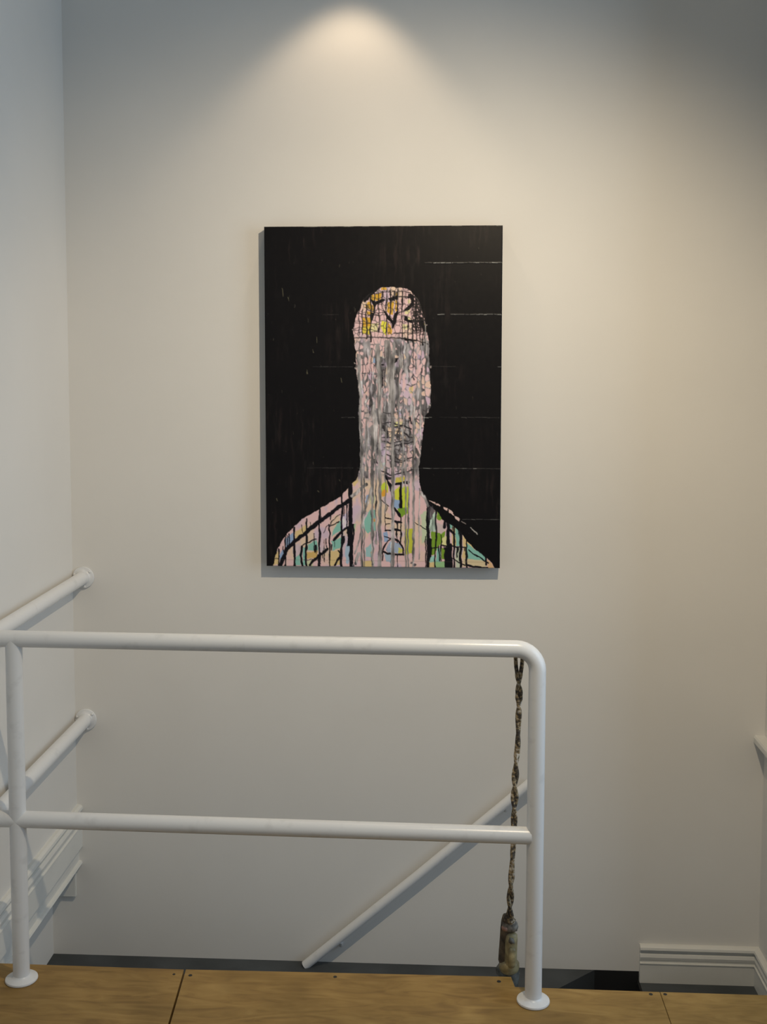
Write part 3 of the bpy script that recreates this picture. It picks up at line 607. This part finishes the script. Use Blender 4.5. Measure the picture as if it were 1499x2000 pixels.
M['dark_wrap'] = mat('dark_wrapping', srgb(58, 50, 42), 0.8, 0.0, 50.0, col2=srgb(104, 92, 74), bump=0.6, bscale=120)
M['film'] = mat('cloudy_plastic_film', srgb(118, 120, 116), 0.35, 0.0, 50.0, col2=srgb(74, 76, 72))

cord = empty('hanging_cord', (0.297, -0.70, -0.04)); tag(cord, 'mottled twisted cord hanging from the railing with a wrapped beige weight', 'cord')
yR = yr(0.305)
axis_pts = [(0.3072, -0.7935, 0.832), (0.3085, -0.789, 0.7800), (0.3092, -0.780, 0.7419), (0.3084, -0.770, 0.6466), (0.3044, -0.764, 0.5786), (0.3031, -0.757, 0.4968), (0.3020, -0.745, 0.3696), (0.2985, -0.733, 0.2699), (0.2972, -0.722, 0.1900), (0.2975, -0.716, 0.162)]
def catmull(P, n):
    P = [Vector(p) for p in P]; out = []
    for i in range(len(P) - 1):
        a = P[max(i-1, 0)]; b = P[i]; c = P[i+1]; d = P[min(i+2, len(P)-1)]
        for k in range(n):
            t = k / n
            out.append(0.5 * ((2*b) + (c-a)*t + (2*a-5*b+4*c-d)*t*t + (3*b-a-3*c+d)*t**3))
    out.append(P[-1]); return out
ax = catmull(axis_pts, 26)
for ph in (0, 1):
    pts = []
    # both legs run up behind the rail to a small hook on its back
    sx = -0.0078 if ph == 0 else 0.0088
    xb = 0.3065 + sx; yb = yR + PR + 0.0058
    for z_, f_ in ((0.9015, 0.25), (0.8965, 0.8), (0.885, 1.0), (0.868, 1.0), (0.850, 0.85)):
        pts.append(Vector((0.3065 + sx * f_, yb, z_)))
    L = 0.0
    for i, p in enumerate(ax):
        if i: L += (p - ax[i-1]).length
        w_ = 0.0048 * min(1.0, 0.75 + 0.25 * math.sin(L * 21 + 1))
        ang = math.pi * ph + math.pi + L * 2 * math.pi / 0.135 + 0.35 * math.sin(L * 19)
        pts.append(p + Vector((math.cos(ang) * w_, math.sin(ang) * w_, 0)))
    bm = bmesh.new(); rr = [0.0050] * 5 + [0.0050 + 0.0005 * math.sin(i * .35 + ph) for i in range(len(ax))]
    sweep(bm, pts, rr, 9)
    obj('strand', bm, M['rope'], cord, True)

tube('hook', M['black_metal'], [(0.3065, yR + PR + 0.0008, 0.898), (0.3065, yR + PR + 0.006, 0.8985), (0.3065, yR + PR + 0.011, 0.901), (0.3065, yR + PR + 0.012, 0.905)], 0.0022, cord, 8)
# the weight: rope knot, cloth band, dark wrapping, beige plastic body with collar, cloudy film below
def blobmesh(name, mat_, rings, parent, n=16, seed=0, rough=0.0):
    """rings: (x, y, z, rx, ry)"""
    r = random.Random(seed); bm = bmesh.new(); R_ = []
    for (x, y, z, rx, ry) in rings:
        R_.append([bm.verts.new((x + math.cos(2*math.pi*k/n) * rx * (1 + r.uniform(-rough, rough)), y + math.sin(2*math.pi*k/n) * ry * (1 + r.uniform(-rough, rough)), z + r.uniform(-rough, rough) * .006)) for k in range(n)])
    for a, b in zip(R_, R_[1:]):
        for k in range(n): bm.faces.new((a[k], a[(k+1) % n], b[(k+1) % n], b[k]))
    bm.faces.new(R_[0]); bm.faces.new(list(reversed(R_[-1])))
    return obj(name, bm, mat_, parent, True)
cx, cyy = 0.2985, -0.689
blobmesh('knot', M['rope'], [(0.2970, -0.713, 0.176, .006, .006), (0.2965, -0.709, 0.166, .011, .010), (0.2955, -0.704, 0.155, .014, .012), (0.2965, -0.702, 0.146, .018, .013), (0.298, -0.700, 0.140, .013, .011)], cord, 14, 3, .16)
blobmesh('cloth_band', M['grey_cloth'], [(0.298, -0.700, 0.145, .012, .010), (0.2995, -0.698, 0.139, .0205, .014), (0.2995, -0.696, 0.128, .0215, .015), (0.2995, -0.694, 0.118, .020, .015)], cord, 16, 5, .08)
blobmesh('tape', M['tape'], [(0.2875, -0.700, 0.131, .0085, .011), (0.2865, -0.700, 0.126, .010, .012), (0.287, -0.699, 0.121, .009, .012)], cord, 12, 6, .06)
blobmesh('wrapping', M['dark_wrap'], [(0.290, -0.690, 0.156, .009, .009), (0.2905, -0.688, 0.140, .014, .013), (0.2915, -0.686, 0.115, .0175, .017), (0.293, -0.684, 0.085, .0195, .018), (0.292, -0.684, 0.055, .020, .018), (0.289, -0.684, 0.030, .018, .017), (0.286, -0.685, 0.016, .012, .013)], cord, 18, 8, .10)
body = blobmesh('weight_body', M['beige'], [(0.303, -0.697, 0.112, .010, .008), (0.3035, -0.697, 0.106, .0155, .013), (0.303, -0.696, 0.090, .0165, .016), (0.3025, -0.696, 0.070, .0165, .017), (0.302, -0.696, 0.048, .0165, .0175), (0.3015, -0.696, 0.030, .0165, .0175), (0.301, -0.696, 0.020, .0150, .015)], cord, 22)
blobmesh('front_tab', M['beige'], [(0.305, -0.713, 0.078, .006, .003), (0.305, -0.7145, 0.072, .0088, .004), (0.3045, -0.7155, 0.050, .0095, .0045), (0.304, -0.7155, 0.034, .0092, .0045), (0.304, -0.7145, 0.026, .006, .003)], body, 14)
blobmesh('collar', M['beige'], [(0.300, -0.690, 0.034, .0185, .019), (0.2995, -0.690, 0.026, .0255, .0215), (0.2985, -0.689, 0.014, .0270, .0220), (0.298, -0.688, 0.004, .0250, .0205), (0.298, -0.687, -0.002, .018, .017)], cord, 24)
blobmesh('cloth_scrap', M['grey_cloth'], [(0.302, -0.706, 0.104, .006, .006), (0.3025, -0.7085, 0.098, .009, .006), (0.303, -0.7085, 0.091, .008, .006), (0.304, -0.706, 0.086, .004, .005)], cord, 10, 9, .25)
blobmesh('film_tail', M['film'], [(0.2975, -0.687, 0.022, .027, .018), (0.296, -0.685, 0.006, .0295, .019), (0.298, -0.684, -0.010, .0285, .018), (0.306, -0.684, -0.028, .019, .014), (0.312, -0.685, -0.050, .010, .010), (0.314, -0.686, -0.075, .006, .007)], cord, 18, 12, .12)
